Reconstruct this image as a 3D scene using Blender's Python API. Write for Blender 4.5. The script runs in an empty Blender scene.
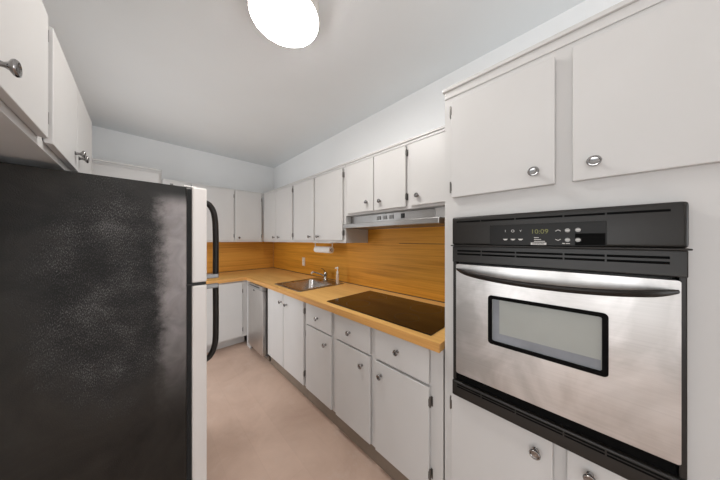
import bpy, bmesh, math, random
from mathutils import Vector, Matrix
random.seed(7)
S = bpy.context.scene
COL = S.collection
PI = math.pi

# ---------------------------------------------------------------- camera, world, lights, exposure
cam_d = bpy.data.cameras.new('camera')
cam = bpy.data.objects.new('camera', cam_d)
COL.objects.link(cam)
cam.location = (0, 0, 1.40)
cam.rotation_euler = (PI / 2, 0, -PI / 4)
cam_d.sensor_width = 36
cam_d.lens = 11.0
cam_d.clip_start = 0.02
S.camera = cam

W = bpy.data.worlds.new('sky')
S.world = W
W.use_nodes = True
W.node_tree.nodes['Background'].inputs[0].default_value = (0.80, 0.90, 1.0, 1)
W.node_tree.nodes['Background'].inputs[1].default_value = 1.0

def area(name, loc, rot, sx, sy, power, col=(1, 1, 1)):
    l = bpy.data.lights.new(name, 'AREA')
    l.shape = 'RECTANGLE'
    l.size, l.size_y, l.energy, l.color = sx, sy, power, col
    o = bpy.data.objects.new(name, l)
    COL.objects.link(o)
    o.location, o.rotation_euler = loc, rot
    return o

# daylight standing in the openings of the dining room behind the camera
area('daylight_west_window', (-3.46, 0.1, 1.05), (0, -PI / 2, 0), 1.6, 2.6, 42, (1.0, 0.99, 0.975))
area('daylight_sliding_door', (0.85, -3.16, 1.06), (PI / 2, 0, 0), 1.5, 1.95, 30, (0.96, 0.98, 1.0))
# added fill light behind the camera, aimed up to brighten the ceiling
area('added_ceiling_fill', (-0.10, -0.22, 1.52), (PI, 0, 0), 0.5, 0.5, 4.0, (1.0, 0.985, 0.96))
area('added_far_end_fill', (-0.517 - 0.08, 2.58, 1.0), (0, -PI / 2, 0), 1.9, 0.84, 16, (0.98, 0.99, 1.0))  # fill light added to brighten the far end of the kitchen
LAMP_STRENGTH = 45.0

S.view_settings.view_transform = 'Standard'
S.view_settings.look = 'None'
S.view_settings.gamma = 1
S.view_settings.use_curve_mapping = False
S.view_settings.exposure = 0.21

# ---------------------------------------------------------------- materials
def new_mat(name):
    m = bpy.data.materials.new(name)
    m.use_nodes = True
    nt = m.node_tree
    return m, nt, nt.nodes['Principled BSDF']

def N(nt, kind, **kw):
    n = nt.nodes.new(kind)
    for k, v in kw.items():
        if k in n.inputs:
            n.inputs[k].default_value = v
        else:
            setattr(n, k, v)
    return n

def coords(nt, scale=(1, 1, 1)):
    tc = N(nt, 'ShaderNodeTexCoord')
    mp = N(nt, 'ShaderNodeMapping')
    mp.inputs['Scale'].default_value = scale
    nt.links.new(tc.outputs['Object'], mp.inputs['Vector'])
    return mp.outputs['Vector']

def ramp(nt, fac, stops):
    r = N(nt, 'ShaderNodeValToRGB')
    e = r.color_ramp.elements
    while len(e) < len(stops):
        e.new(0.5)
    for i, (p, c) in enumerate(stops):
        e[i].position = p
        e[i].color = (*c, 1)
    nt.links.new(fac, r.inputs['Fac'])
    return r.outputs['Color']

def paint(name, col, rough=0.5, var=0.04, scale=3.0, bump=0.0, metal=0.0, spec=0.5, bscale=180, stretch=(1, 1, 1)):
    m, nt, b = new_mat(name)
    v = coords(nt, stretch)
    n = N(nt, 'ShaderNodeTexNoise', Scale=scale, Detail=4.0)
    nt.links.new(v, n.inputs['Vector'])
    lo = tuple(max(0, c * (1 - var)) for c in col)
    hi = tuple(min(1, c * (1 + var)) for c in col)
    nt.links.new(ramp(nt, n.outputs['Fac'], [(0.3, lo), (0.7, hi)]), b.inputs['Base Color'])
    b.inputs['Roughness'].default_value = rough
    b.inputs['Metallic'].default_value = metal
    b.inputs['Specular IOR Level'].default_value = spec
    if bump:
        n2 = N(nt, 'ShaderNodeTexNoise', Scale=bscale, Detail=3.0)
        nt.links.new(v, n2.inputs['Vector'])
        bp = N(nt, 'ShaderNodeBump', Strength=bump, Distance=0.002)
        nt.links.new(n2.outputs['Fac'], bp.inputs['Height'])
        nt.links.new(bp.outputs['Normal'], b.inputs['Normal'])
    return m

def wood(name, light, dark, axis, rough=0.35, seams=0.0):
    m, nt, b = new_mat(name)
    sc = {'x': (1.1, 30, 52), 'y': (30, 1.1, 52)}[axis]
    v = coords(nt, sc)
    n = N(nt, 'ShaderNodeTexNoise', Scale=1.6, Detail=6.0, Roughness=0.62, Distortion=0.35)
    nt.links.new(v, n.inputs['Vector'])
    v2 = coords(nt, tuple(c * (0.22 if c > 2 else 0.5) for c in sc))
    n2 = N(nt, 'ShaderNodeTexNoise', Scale=1.5, Detail=3.0)
    nt.links.new(v2, n2.inputs['Vector'])
    ad = N(nt, 'ShaderNodeMath', operation='MULTIPLY_ADD')
    nt.links.new(n2.outputs['Fac'], ad.inputs[0])
    ad.inputs[1].default_value = 0.9
    ad.inputs[2].default_value = -0.45
    ad2 = N(nt, 'ShaderNodeMath', operation='ADD')
    nt.links.new(ad.outputs[0], ad2.inputs[0])
    nt.links.new(n.outputs['Fac'], ad2.inputs[1])
    mid = tuple((a * 0.6 + c * 0.4) for a, c in zip(light, dark))
    nt.links.new(ramp(nt, ad2.outputs[0], [(0.28, dark), (0.48, mid), (0.72, light)]), b.inputs['Base Color'])
    b.inputs['Roughness'].default_value = rough
    b.inputs['Specular IOR Level'].default_value = 0.3
    return m

def emit(name, col, strength):
    m, nt, b = new_mat(name)
    b.inputs['Base Color'].default_value = (*col, 1)
    b.inputs['Emission Color'].default_value = (*col, 1)
    b.inputs['Emission Strength'].default_value = strength
    return m

def floor_mat():
    m, nt, b = new_mat('floor_vinyl')
    v = coords(nt)
    n = N(nt, 'ShaderNodeTexNoise', Scale=2.3, Detail=5.0, Roughness=0.6, Distortion=0.6)
    nt.links.new(v, n.inputs['Vector'])
    c1 = ramp(nt, n.outputs['Fac'], [(0.25, (0.49, 0.34, 0.265)), (0.5, (0.57, 0.41, 0.325)), (0.75, (0.66, 0.485, 0.39))])
    # very faint planks
    br = N(nt, 'ShaderNodeTexBrick', Scale=1.0)
    br.inputs['Brick Width'].default_value = 1.2
    br.inputs['Row Height'].default_value = 0.18
    br.inputs['Mortar Size'].default_value = 0.0015
    br.inputs['Color1'].default_value = (1, 1, 1, 1)
    br.inputs['Color2'].default_value = (0.91, 0.90, 0.89, 1)
    br.inputs['Mortar'].default_value = (0.86, 0.84, 0.83, 1)
    mp = N(nt, 'ShaderNodeMapping')
    mp.inputs['Rotation'].default_value = (0, 0, PI / 2)
    tc = N(nt, 'ShaderNodeTexCoord')
    nt.links.new(tc.outputs['Object'], mp.inputs['Vector'])
    nt.links.new(mp.outputs['Vector'], br.inputs['Vector'])
    mx = N(nt, 'ShaderNodeMix', data_type='RGBA', blend_type='MULTIPLY')
    mx.inputs['Factor'].default_value = 0.55
    nt.links.new(c1, mx.inputs[6])
    nt.links.new(br.outputs['Color'], mx.inputs[7])
    # pale scuffs
    n3 = N(nt, 'ShaderNodeTexNoise', Scale=5.5, Detail=6.0, Roughness=0.7)
    nt.links.new(v, n3.inputs['Vector'])
    sc = ramp(nt, n3.outputs['Fac'], [(0.56, (0, 0, 0)), (0.72, (0.5, 0.5, 0.5))])
    mx2 = N(nt, 'ShaderNodeMix', data_type='RGBA')
    nt.links.new(sc, mx2.inputs['Factor'])
    nt.links.new(mx.outputs[2], mx2.inputs[6])
    mx2.inputs[7].default_value = (0.60, 0.48, 0.41, 1)
    nt.links.new(mx2.outputs[2], b.inputs['Base Color'])
    b.inputs['Roughness'].default_value = 0.48
    return m

def fridge_side_mat():
    m, nt, b = new_mat('textured_black_steel')
    v = coords(nt)
    # worn scrubbed patch: an ellipse with a ragged outline (object space, origin on the floor at the cabinet corner)
    mp = N(nt, 'ShaderNodeMapping')
    mp.vector_type = 'POINT'
    mp.inputs['Location'].default_value = (-0.43 / 0.235, 0, -1.19 / 0.54)
    mp.inputs['Scale'].default_value = (1 / 0.235, 0.0, 1 / 0.54)
    tc = N(nt, 'ShaderNodeTexCoord')
    nt.links.new(tc.outputs['Object'], mp.inputs['Vector'])
    ln = N(nt, 'ShaderNodeVectorMath', operation='LENGTH')
    nt.links.new(mp.outputs['Vector'], ln.inputs[0])
    ns = N(nt, 'ShaderNodeTexNoise', Scale=14.0, Detail=6.0, Roughness=0.7)
    nt.links.new(v, ns.inputs['Vector'])
    a = N(nt, 'ShaderNodeMath', operation='MULTIPLY_ADD')
    nt.links.new(ns.outputs['Fac'], a.inputs[0])
    a.inputs[1].default_value = 0.9
    a.inputs[2].default_value = -0.45
    a2 = N(nt, 'ShaderNodeMath', operation='ADD')
    nt.links.new(ln.outputs['Value'], a2.inputs[0])
    nt.links.new(a.outputs[0], a2.inputs[1])
    mask = ramp(nt, a2.outputs[0], [(0.62, (1, 1, 1)), (1.05, (0, 0, 0))])
    # smears outside the patch
    n1 = N(nt, 'ShaderNodeTexNoise', Scale=3.5, Detail=5.0, Roughness=0.65, Distortion=0.8)
    nt.links.new(v, n1.inputs['Vector'])
    outer = ramp(nt, n1.outputs['Fac'], [(0.3, (0.007, 0.0062, 0.005)), (0.7, (0.028, 0.025, 0.021))])
    # specular glints of the patch, painted in as fine pale flecks
    mp2 = N(nt, 'ShaderNodeMapping')
    mp2.inputs['Rotation'].default_value = (0, 0.35, 0)
    mp2.inputs['Scale'].default_value = (430, 430, 150)
    nt.links.new(tc.outputs['Object'], mp2.inputs['Vector'])
    n2 = N(nt, 'ShaderNodeTexNoise', Scale=1.0, Detail=3.0, Roughness=0.65)
    nt.links.new(mp2.outputs['Vector'], n2.inputs['Vector'])
    n2b = N(nt, 'ShaderNodeTexNoise', Scale=6.0, Detail=4.0, Roughness=0.6)
    nt.links.new(v, n2b.inputs['Vector'])
    sm = N(nt, 'ShaderNodeMath', operation='MULTIPLY_ADD')
    nt.links.new(n2b.outputs['Fac'], sm.inputs[0])
    sm.inputs[1].default_value = 0.55
    nt.links.new(n2.outputs['Fac'], sm.inputs[2])
    inner = ramp(nt, sm.outputs[0], [(0.72, (0.0075, 0.007, 0.0065)), (0.86, (0.035, 0.033, 0.032)), (0.95, (0.14, 0.133, 0.13))])
    # pale grey band along the front edge, ragged on its inner side
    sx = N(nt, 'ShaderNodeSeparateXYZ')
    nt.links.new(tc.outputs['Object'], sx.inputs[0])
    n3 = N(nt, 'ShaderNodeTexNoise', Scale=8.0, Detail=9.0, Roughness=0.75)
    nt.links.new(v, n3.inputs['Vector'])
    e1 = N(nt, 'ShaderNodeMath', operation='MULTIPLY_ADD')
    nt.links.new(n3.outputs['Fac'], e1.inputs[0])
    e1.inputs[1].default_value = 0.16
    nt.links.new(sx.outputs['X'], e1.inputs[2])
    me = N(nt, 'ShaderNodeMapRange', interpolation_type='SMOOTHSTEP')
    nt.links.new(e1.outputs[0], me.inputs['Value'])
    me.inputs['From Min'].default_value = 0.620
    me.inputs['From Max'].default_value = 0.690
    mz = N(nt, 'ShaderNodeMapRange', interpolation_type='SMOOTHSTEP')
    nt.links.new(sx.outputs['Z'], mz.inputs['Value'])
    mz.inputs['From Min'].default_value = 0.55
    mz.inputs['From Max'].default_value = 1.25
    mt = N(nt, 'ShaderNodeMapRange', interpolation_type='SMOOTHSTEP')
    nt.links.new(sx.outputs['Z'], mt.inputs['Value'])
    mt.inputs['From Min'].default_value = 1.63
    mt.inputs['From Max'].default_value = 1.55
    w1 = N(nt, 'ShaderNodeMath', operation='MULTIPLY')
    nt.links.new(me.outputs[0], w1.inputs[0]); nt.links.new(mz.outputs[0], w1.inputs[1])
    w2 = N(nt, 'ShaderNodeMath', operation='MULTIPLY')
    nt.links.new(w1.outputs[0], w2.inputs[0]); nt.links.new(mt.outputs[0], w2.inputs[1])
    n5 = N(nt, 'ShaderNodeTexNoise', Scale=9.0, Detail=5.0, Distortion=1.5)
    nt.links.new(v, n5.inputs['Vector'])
    edge_grey = ramp(nt, n5.outputs['Fac'], [(0.3, (0.23, 0.208, 0.205)), (0.7, (0.36, 0.328, 0.325))])
    mx0 = N(nt, 'ShaderNodeMix', data_type='RGBA')
    nt.links.new(mask, mx0.inputs['Factor'])
    nt.links.new(outer, mx0.inputs[6])
    nt.links.new(inner, mx0.inputs[7])
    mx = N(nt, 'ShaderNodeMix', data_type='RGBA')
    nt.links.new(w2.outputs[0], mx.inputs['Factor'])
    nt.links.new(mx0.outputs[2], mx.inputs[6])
    nt.links.new(edge_grey, mx.inputs[7])
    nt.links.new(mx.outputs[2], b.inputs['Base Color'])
    b.inputs['Specular IOR Level'].default_value = 0.32
    rr = ramp(nt, mask, [(0.0, (0.34, 0.34, 0.34)), (1.0, (0.62, 0.62, 0.62))])
    nt.links.new(rr, b.inputs['Roughness'])
    n4 = N(nt, 'ShaderNodeTexNoise', Scale=260.0, Detail=2.0)
    nt.links.new(v, n4.inputs['Vector'])
    bp = N(nt, 'ShaderNodeBump', Strength=0.35, Distance=0.0015)
    nt.links.new(n4.outputs['Fac'], bp.inputs['Height'])
    nt.links.new(bp.outputs['Normal'], b.inputs['Normal'])
    return m

def steel(name, col, rough, axis_scale, var=0.10):
    m, nt, b = new_mat(name)
    v = coords(nt, axis_scale)
    n = N(nt, 'ShaderNodeTexNoise', Scale=4.0, Detail=4.0)
    nt.links.new(v, n.inputs['Vector'])
    nt.links.new(ramp(nt, n.outputs['Fac'], [(0.3, tuple(c * (1 - var) for c in col)), (0.7, tuple(min(1, c * (1 + var)) for c in col))]), b.inputs['Base Color'])
    v2 = coords(nt)
    n2 = N(nt, 'ShaderNodeTexNoise', Scale=4.0, Detail=3.0)
    nt.links.new(v2, n2.inputs['Vector'])
    nt.links.new(ramp(nt, n2.outputs['Fac'], [(0.3, (rough * 0.8,) * 3), (0.7, (min(1, rough * 1.25),) * 3)]), b.inputs['Roughness'])
    b.inputs['Metallic'].default_value = 1.0
    return m

def smudge_and_reflection(name, col, rough):
    m = steel(name, col, rough, (0.9, 0.9, 60), 0.045)
    nt = m.node_tree
    b = nt.nodes['Principled BSDF']
    src = b.inputs['Base Color'].links[0].from_socket
    v = coords(nt, (1, 1, 0.8))
    n = N(nt, 'ShaderNodeTexNoise', Scale=5.2, Detail=4.0, Roughness=0.55, Distortion=0.7)
    nt.links.new(v, n.inputs['Vector'])
    sm = ramp(nt, n.outputs['Fac'], [(0.38, (1, 1, 1)), (0.60, (0.72, 0.715, 0.71))])  # smudges, and a darker reflection put into the steel colour with them
    mx = N(nt, 'ShaderNodeMix', data_type='RGBA', blend_type='MULTIPLY')
    mx.inputs['Factor'].default_value = 1.0
    nt.links.new(src, mx.inputs[6]); nt.links.new(sm, mx.inputs[7])
    nt.links.new(mx.outputs[2], b.inputs['Base Color'])
    return m

def glass_mat(name, col, rough=0.05, trans=1.0, ior=1.45):
    m, nt, b = new_mat(name)
    b.inputs['Base Color'].default_value = (*col, 1)
    b.inputs['Roughness'].default_value = rough
    b.inputs['Transmission Weight'].default_value = trans
    b.inputs['IOR'].default_value = ior
    return m

M = {
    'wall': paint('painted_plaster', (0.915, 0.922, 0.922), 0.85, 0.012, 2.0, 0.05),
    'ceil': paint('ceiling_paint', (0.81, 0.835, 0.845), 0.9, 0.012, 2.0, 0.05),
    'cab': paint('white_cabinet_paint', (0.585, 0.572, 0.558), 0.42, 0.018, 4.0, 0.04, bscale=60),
    'toe': paint('toe_shade_brown', (0.22, 0.17, 0.13), 0.7, 0.15, 6.0),  # dark brown stands in for the shade under the base cabinets
    'toe_w': paint('grey_white_toe_paint', (0.60, 0.58, 0.56), 0.6, 0.05, 6.0),
    'floor': floor_mat(),
    'wtop_y': wood('oak_laminate_run', (0.84, 0.51, 0.175), (0.70, 0.39, 0.12), 'y', 0.42),
    'wtop_x': wood('oak_laminate_return', (0.84, 0.51, 0.175), (0.70, 0.39, 0.12), 'x', 0.42),
    'wedge_y': wood('oak_edge_run', (0.70, 0.37, 0.12), (0.50, 0.25, 0.07), 'y', 0.4),
    'wedge_x': wood('oak_edge_return', (0.70, 0.37, 0.12), (0.50, 0.25, 0.07), 'x', 0.4),
    'splash_y': wood('oak_splash_run', (0.74, 0.34, 0.040), (0.50, 0.205, 0.018), 'y', 0.5),
    'splash_x': wood('oak_splash_return', (0.74, 0.36, 0.062), (0.52, 0.225, 0.030), 'x', 0.5),
    'seam_and_shade': paint('dark_seam_and_shade', (0.09, 0.05, 0.025), 0.7, 0.2, 20),
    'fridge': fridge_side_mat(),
    'black': paint('black_plastic', (0.018, 0.017, 0.016), 0.45, 0.15, 20),
    'blackgap': paint('black_rubber', (0.008, 0.008, 0.008), 0.8, 0.15, 20),
    'oven_black': paint('black_enamel', (0.016, 0.014, 0.012), 0.38, 0.08, 8, 0.03, spec=0.36),
    'panel': paint('control_glass', (0.008, 0.007, 0.006), 0.35, 0.1, 8, spec=0.18),
    'void': paint('void_black', (0.002, 0.002, 0.002), 0.7, 0.1, 8, spec=0.08),
    'handle': paint('dark_bronze_plastic', (0.012, 0.009, 0.007), 0.40, 0.1, 12, spec=0.26),
    'steel': steel('brushed_stainless', (0.66, 0.645, 0.63), 0.34, (1.5, 1.5, 160)),
    'steel_door': smudge_and_reflection('oven_door_stainless', (0.565, 0.552, 0.54), 0.35),
    'steel_dw': steel('dishwasher_stainless', (0.62, 0.60, 0.58), 0.36, (160, 160, 1.5)),
    'steel_hood': steel('hood_stainless', (0.38, 0.37, 0.36), 0.36, (160, 1.5, 160)),
    'steel_sink': steel('sink_stainless', (0.55, 0.52, 0.49), 0.25, (3, 60, 60)),
    'steel_rim': steel('sink_rim_stainless', (0.34, 0.31, 0.28), 0.28, (3, 60, 60)),
    'knob': steel('knob_chrome', (0.30, 0.29, 0.285), 0.13, (3, 3, 3), 0.02),
    'chrome': steel('chrome', (0.46, 0.45, 0.44), 0.14, (3, 3, 3), 0.02),
    'hinge': steel('worn_nickel', (0.17, 0.16, 0.15), 0.35, (40, 40, 40)),
    'dw_grey': paint('grey_metal_paint', (0.22, 0.215, 0.21), 0.4, 0.05, 8, metal=0.6),
    'dw_strip': paint('dishwasher_strip', (0.36, 0.35, 0.34), 0.4, 0.05, 8, metal=0.5),
    'fdoor': paint('pearl_door_edge', (0.76, 0.72, 0.69), 0.38, 0.02, 5),
    'glass_black': paint('black_ceramic_glass', (0.009, 0.0045, 0.0025), 0.10, 0.2, 5, spec=0.36),
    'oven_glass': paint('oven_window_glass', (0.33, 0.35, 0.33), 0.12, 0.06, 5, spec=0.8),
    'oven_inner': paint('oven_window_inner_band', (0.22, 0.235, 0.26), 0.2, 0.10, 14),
    'white': paint('white_plastic', (0.80, 0.78, 0.75), 0.4, 0.02, 6),
    'ivory': paint('ivory_plastic', (0.72, 0.60, 0.46), 0.4, 0.02, 6),
    'paper': paint('paper_towel', (0.86, 0.83, 0.80), 0.95, 0.02, 30, 0.2),
    'core': paint('cardboard_core', (0.36, 0.17, 0.10), 0.9, 0.1, 30),
    'ink': paint('panel_print', (0.62, 0.60, 0.57), 0.6, 0.02, 6),
    'plate': paint('nameplate_white', (0.62, 0.60, 0.57), 0.5, 0.02, 6),
    'lcd': emit('lcd_digits', (0.13, 0.13, 0.03), 0.22),
    'soap': glass_mat('clear_soap_plastic', (0.95, 0.86, 0.76), 0.15, 0.55),
    'lamp': emit('lamp_diffuser', (1.0, 0.975, 0.945), LAMP_STRENGTH),
    'lamp_pan': paint('lamp_pan_white', (0.70, 0.66, 0.62), 0.5, 0.02, 6),
    'alu': paint('white_window_aluminium', (0.75, 0.75, 0.75), 0.4, 0.02, 6),
    'button': paint('hood_button_grey', (0.30, 0.295, 0.285), 0.4, 0.03, 6),
}

# ---------------------------------------------------------------- builders
def root_of(o):
    while o.parent:
        o = o.parent
    return o

def obj(name, bm, mat, parent=None, smooth=False, label=None):
    """link a bmesh given in world coordinates as ONE mesh object"""
    if parent is not None:
        bm.transform(Matrix.Translation(-root_of(parent).location))
    bmesh.ops.recalc_face_normals(bm, faces=bm.faces)
    me = bpy.data.meshes.new(name)
    bm.to_mesh(me)
    bm.free()
    for mm in (mat if isinstance(mat, (list, tuple)) else [mat]):
        me.materials.append(mm)
    o = bpy.data.objects.new(name, me)
    COL.objects.link(o)
    o.parent = parent
    if label:
        o['label'] = label
    if smooth:
        for p in me.polygons:
            p.use_smooth = True
        try:
            me.set_sharp_from_angle(angle=math.radians(38))
        except Exception:
            pass
    return o

def tag(o, label, cat, group=None):
    o['label'], o['category'] = label, cat
    if group:
        o['group'] = group
    return o

def thing(name, label, cat, loc, group=None):
    o = bpy.data.objects.new(name, None)
    o.empty_display_size = 0.1
    COL.objects.link(o)
    o.location = loc
    return tag(o, label, cat, group)

def struct(name, bm, mat, parent=None):
    o = obj(name, bm, mat, parent)
    if parent is None:
        o['kind'] = 'structure'
    return o

def box(bm, x0, x1, y0, y1, z0, z1, bevel=0.0, seg=2, mi=0):
    x0, x1 = sorted((x0, x1)); y0, y1 = sorted((y0, y1)); z0, z1 = sorted((z0, z1))
    t = bmesh.new()
    r = bmesh.ops.create_cube(t, size=1.0)
    for v in t.verts:
        v.co = Vector(((x0 + x1) / 2 + v.co.x * (x1 - x0), (y0 + y1) / 2 + v.co.y * (y1 - y0), (z0 + z1) / 2 + v.co.z * (z1 - z0)))
    if bevel:
        b = min(bevel, 0.49 * min(x1 - x0, y1 - y0, z1 - z0))
        bmesh.ops.bevel(t, geom=t.edges[:], offset=b, segments=seg, profile=0.6, affect='EDGES')
    merge(bm, t, mi)

def merge(bm, t, mi=0, mat=None):
    if mat is not None:
        t.transform(mat)
    vm = {}
    for v in t.verts:
        vm[v] = bm.verts.new(v.co)
    for f in t.faces:
        try:
            nf = bm.faces.new([vm[v] for v in f.verts])
            nf.material_index = mi
        except ValueError:
            pass
    t.free()

def lathe(bm, prof, origin, axis, seg=24, mi=0):
    """prof = [(radius, distance along axis)]"""
    ax = Vector(axis).normalized()
    up = Vector((0, 0, 1)) if abs(ax.z) < 0.9 else Vector((1, 0, 0))
    u = ax.cross(up).normalized()
    w = ax.cross(u).normalized()
    o = Vector(origin)
    rings = []
    for r, d in prof:
        if r < 1e-6:
            rings.append([bm.verts.new(o + ax * d)])
        else:
            rings.append([bm.verts.new(o + ax * d + (u * math.cos(2 * PI * k / seg) + w * math.sin(2 * PI * k / seg)) * r) for k in range(seg)])
    for a, b in zip(rings, rings[1:]):
        for k in range(seg):
            k2 = (k + 1) % seg
            if len(a) == 1 and len(b) == 1:
                continue
            if len(a) == 1:
                f = [a[0], b[k2], b[k]]
            elif len(b) == 1:
                f = [a[k], a[k2], b[0]]
            else:
                f = [a[k], a[k2], b[k2], b[k]]
            bm.faces.new(f).material_index = mi
    for e in (rings[0], rings[-1]):
        if len(e) > 1:
            bm.faces.new(e).material_index = mi

def sweep(bm, pts, radii, seg=14, flat=1.0, side=None):
    """tube along points; flat squeezes the section along the side vector"""
    P = [Vector(p) for p in pts]
    rings = []
    ref = Vector(side) if side else None
    for i, p in enumerate(P):
        t = (P[min(i + 1, len(P) - 1)] - P[max(i - 1, 0)]).normalized()
        u = (ref - t * ref.dot(t)).normalized() if ref is not None else t.orthogonal().normalized()
        if ref is None:
            ref = u
        w = t.cross(u).normalized()
        r = radii[i] if isinstance(radii, (list, tuple)) else radii
        rings.append([bm.verts.new(p + u * (math.cos(2 * PI * k / seg) * r * flat) + w * (math.sin(2 * PI * k / seg) * r)) for k in range(seg)])
    for a, b in zip(rings, rings[1:]):
        for k in range(seg):
            k2 = (k + 1) % seg
            bm.faces.new([a[k], a[k2], b[k2], b[k]])
    bm.faces.new(rings[0]); bm.faces.new(rings[-1])

def smooth_path(pts, n=6):
    """Catmull-Rom through the points"""
    P = [Vector(p) for p in pts]
    out = []
    for i in range(len(P) - 1):
        p0, p1, p2, p3 = P[max(i - 1, 0)], P[i], P[i + 1], P[min(i + 2, len(P) - 1)]
        for k in range(n):
            t = k / n
            out.append(0.5 * ((2 * p1) + (p2 - p0) * t + (2 * p0 - 5 * p1 + 4 * p2 - p3) * t * t + (3 * p1 - p0 - 3 * p2 + p3) * t ** 3))
    out.append(P[-1])
    return out

def text_bm(body, size, mat4, extrude=0.0004, align='CENTER'):
    cu = bpy.data.curves.new('writing', 'FONT')
    cu.body, cu.size, cu.extrude = body, size, extrude
    cu.align_x, cu.align_y = align, 'CENTER'
    o = bpy.data.objects.new('writing', cu)
    COL.objects.link(o)
    dg = bpy.context.evaluated_depsgraph_get()
    me = bpy.data.meshes.new_from_object(o.evaluated_get(dg))
    bm = bmesh.new()
    bm.from_mesh(me)
    bm.transform(mat4)
    bpy.data.objects.remove(o)
    bpy.data.curves.remove(cu)
    bpy.data.meshes.remove(me)
    return bm

# ---------------------------------------------------------------- the setting
XR, YB, XL, ZC = 1.67, 3.82, -0.517, 2.67
bm = bmesh.new(); box(bm, -3.55, XR + 0.12, -3.30, YB + 0.12, -0.10, 0.0); struct('floor', bm, M['floor'])
bm = bmesh.new(); box(bm, -3.55, XR + 0.12, -3.30, YB + 0.12, ZC, ZC + 0.10); struct('ceiling', bm, M['ceil'])
bm = bmesh.new(); box(bm, XR, XR + 0.12, -3.30, YB + 0.12, 0, ZC); struct('wall_right', bm, M['wall'])
bm = bmesh.new(); box(bm, XL - 0.10, XR, YB, YB + 0.12, 0, ZC); struct('wall_back', bm, M['wall'])
bm = bmesh.new(); 
box(bm, XL - 0.10, XL, 0.60, 2.14, 0, ZC); box(bm, XL - 0.10, XL, 3.02, YB, 0, ZC); box(bm, XL - 0.10, XL, 2.14, 3.02, 2.03, ZC)
struct('wall_left', bm, M['wall'])
bm = bmesh.new(); box(bm, -3.40, XL - 0.10, 1.90, 2.02, 0, ZC); struct('wall_north', bm, M['wall'])
bm = bmesh.new()
box(bm, -3.55, -3.40, -3.30, -1.25, 0, ZC); box(bm, -3.55, -3.40, 1.45, 2.02, 0, ZC)
box(bm, -3.55, -3.40, -1.25, 1.45, 0, 0.22); box(bm, -3.55, -3.40, -1.25, 1.45, 2.28, ZC)
struct('wall_west', bm, M['wall'])
bm = bmesh.new()
box(bm, -3.40, 0.06, -3.30, -3.10, 0, ZC); box(bm, 0.06, XR, -3.30, -3.10, 2.06, ZC); box(bm, 1.64, XR, -3.30, -3.10, 0, 2.06)
struct('wall_south', bm, M['wall'])
bm = bmesh.new()
for yy in (-1.25, 0.08, 1.40):
    box(bm, -3.44, -3.39, yy, yy + 0.05, 0.22, 2.28)
for zz in (0.22, 2.23):
    box(bm, -3.44, -3.39, -1.25, 1.45, zz, zz + 0.05)
struct('window_1', bm, M['alu'])
bm = bmesh.new()
for yy in (2.14, 2.97):
    box(bm, XL - 0.07, XL - 0.01, yy, yy + 0.05, 0.0, 2.03)
for zz in (0.0, 0.98, 1.98):
    box(bm, XL - 0.07, XL - 0.01, 2.19, 2.97, zz, zz + 0.05)
struct('added_side_door', bm, M['alu'])  # unseen door behind the fridge, added to bring light to the far end
bm = bmesh.new()
for xx in (0.06, 0.83, 1.59):
    box(bm, xx, xx + 0.05, -3.14, -3.09, 0, 2.06)
for zz in (0.0, 2.01):
    box(bm, 0.06, 1.64, -3.14, -3.09, zz, zz + 0.05)
struct('door_1', bm, M['alu'])

# ---------------------------------------------------------------- cabinets
KNOB = [(0.0085, 0.0), (0.0085, 0.002), (0.0060, 0.004), (0.0052, 0.012), (0.0080, 0.017), (0.0145, 0.021), (0.0165, 0.024),
        (0.0165, 0.0255), (0.0145, 0.0285), (0.0120, 0.0290), (0.0105, 0.0270), (0.0070, 0.0262), (0.0, 0.0260)]

class Run:
    """a face plane: a = along the run, o = out of the face, z = up"""
    def __init__(s, kind, f):
        s.kind, s.f = kind, f
    def p(s, a, o, z):
        return {'x-': (s.f - o, a, z), 'x+': (s.f + o, a, z), 'y-': (a, s.f - o, z)}[s.kind]
    def box(s, bm, a0, a1, o0, o1, z0, z1, bevel=0.0, mi=0):
        p, q = s.p(a0, o0, z0), s.p(a1, o1, z1)
        box(bm, p[0], q[0], p[1], q[1], p[2], q[2], bevel, mi=mi)
    def axis(s):
        return {'x-': (-1, 0, 0), 'x+': (1, 0, 0), 'y-': (0, -1, 0)}[s.kind]

DT = 0.019   # door thickness
def add_knob(run, a, z, parent, o=DT + 0.001):
    bm = bmesh.new()
    lathe(bm, KNOB, run.p(a, o, z), run.axis(), 24)
    return obj('knob', bm, M['knob'], parent, True, 'round chrome knob with a dished face')

def add_hinge(run, a, z, sgn, parent):
    bm = bmesh.new()
    # leaf on the face frame, barrel at the door's edge, wrapped leaf on the door
    run.box(bm, a + sgn * 0.001, a + sgn * 0.012, 0.0005, 0.003, z - 0.024, z + 0.024, 0.001)
    run.box(bm, a, a - sgn * 0.003, DT + 0.0005, DT + 0.002, z - 0.018, z + 0.018, 0.0005)
    lathe(bm, [(0.0035, 0), (0.0045, 0.003), (0.0045, 0.049), (0.0035, 0.052)], run.p(a + sgn * 0.004, DT * 0.75, z - 0.026), (0, 0, 1), 10)
    return obj('hinge', bm, M['hinge'], parent, True)

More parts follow.
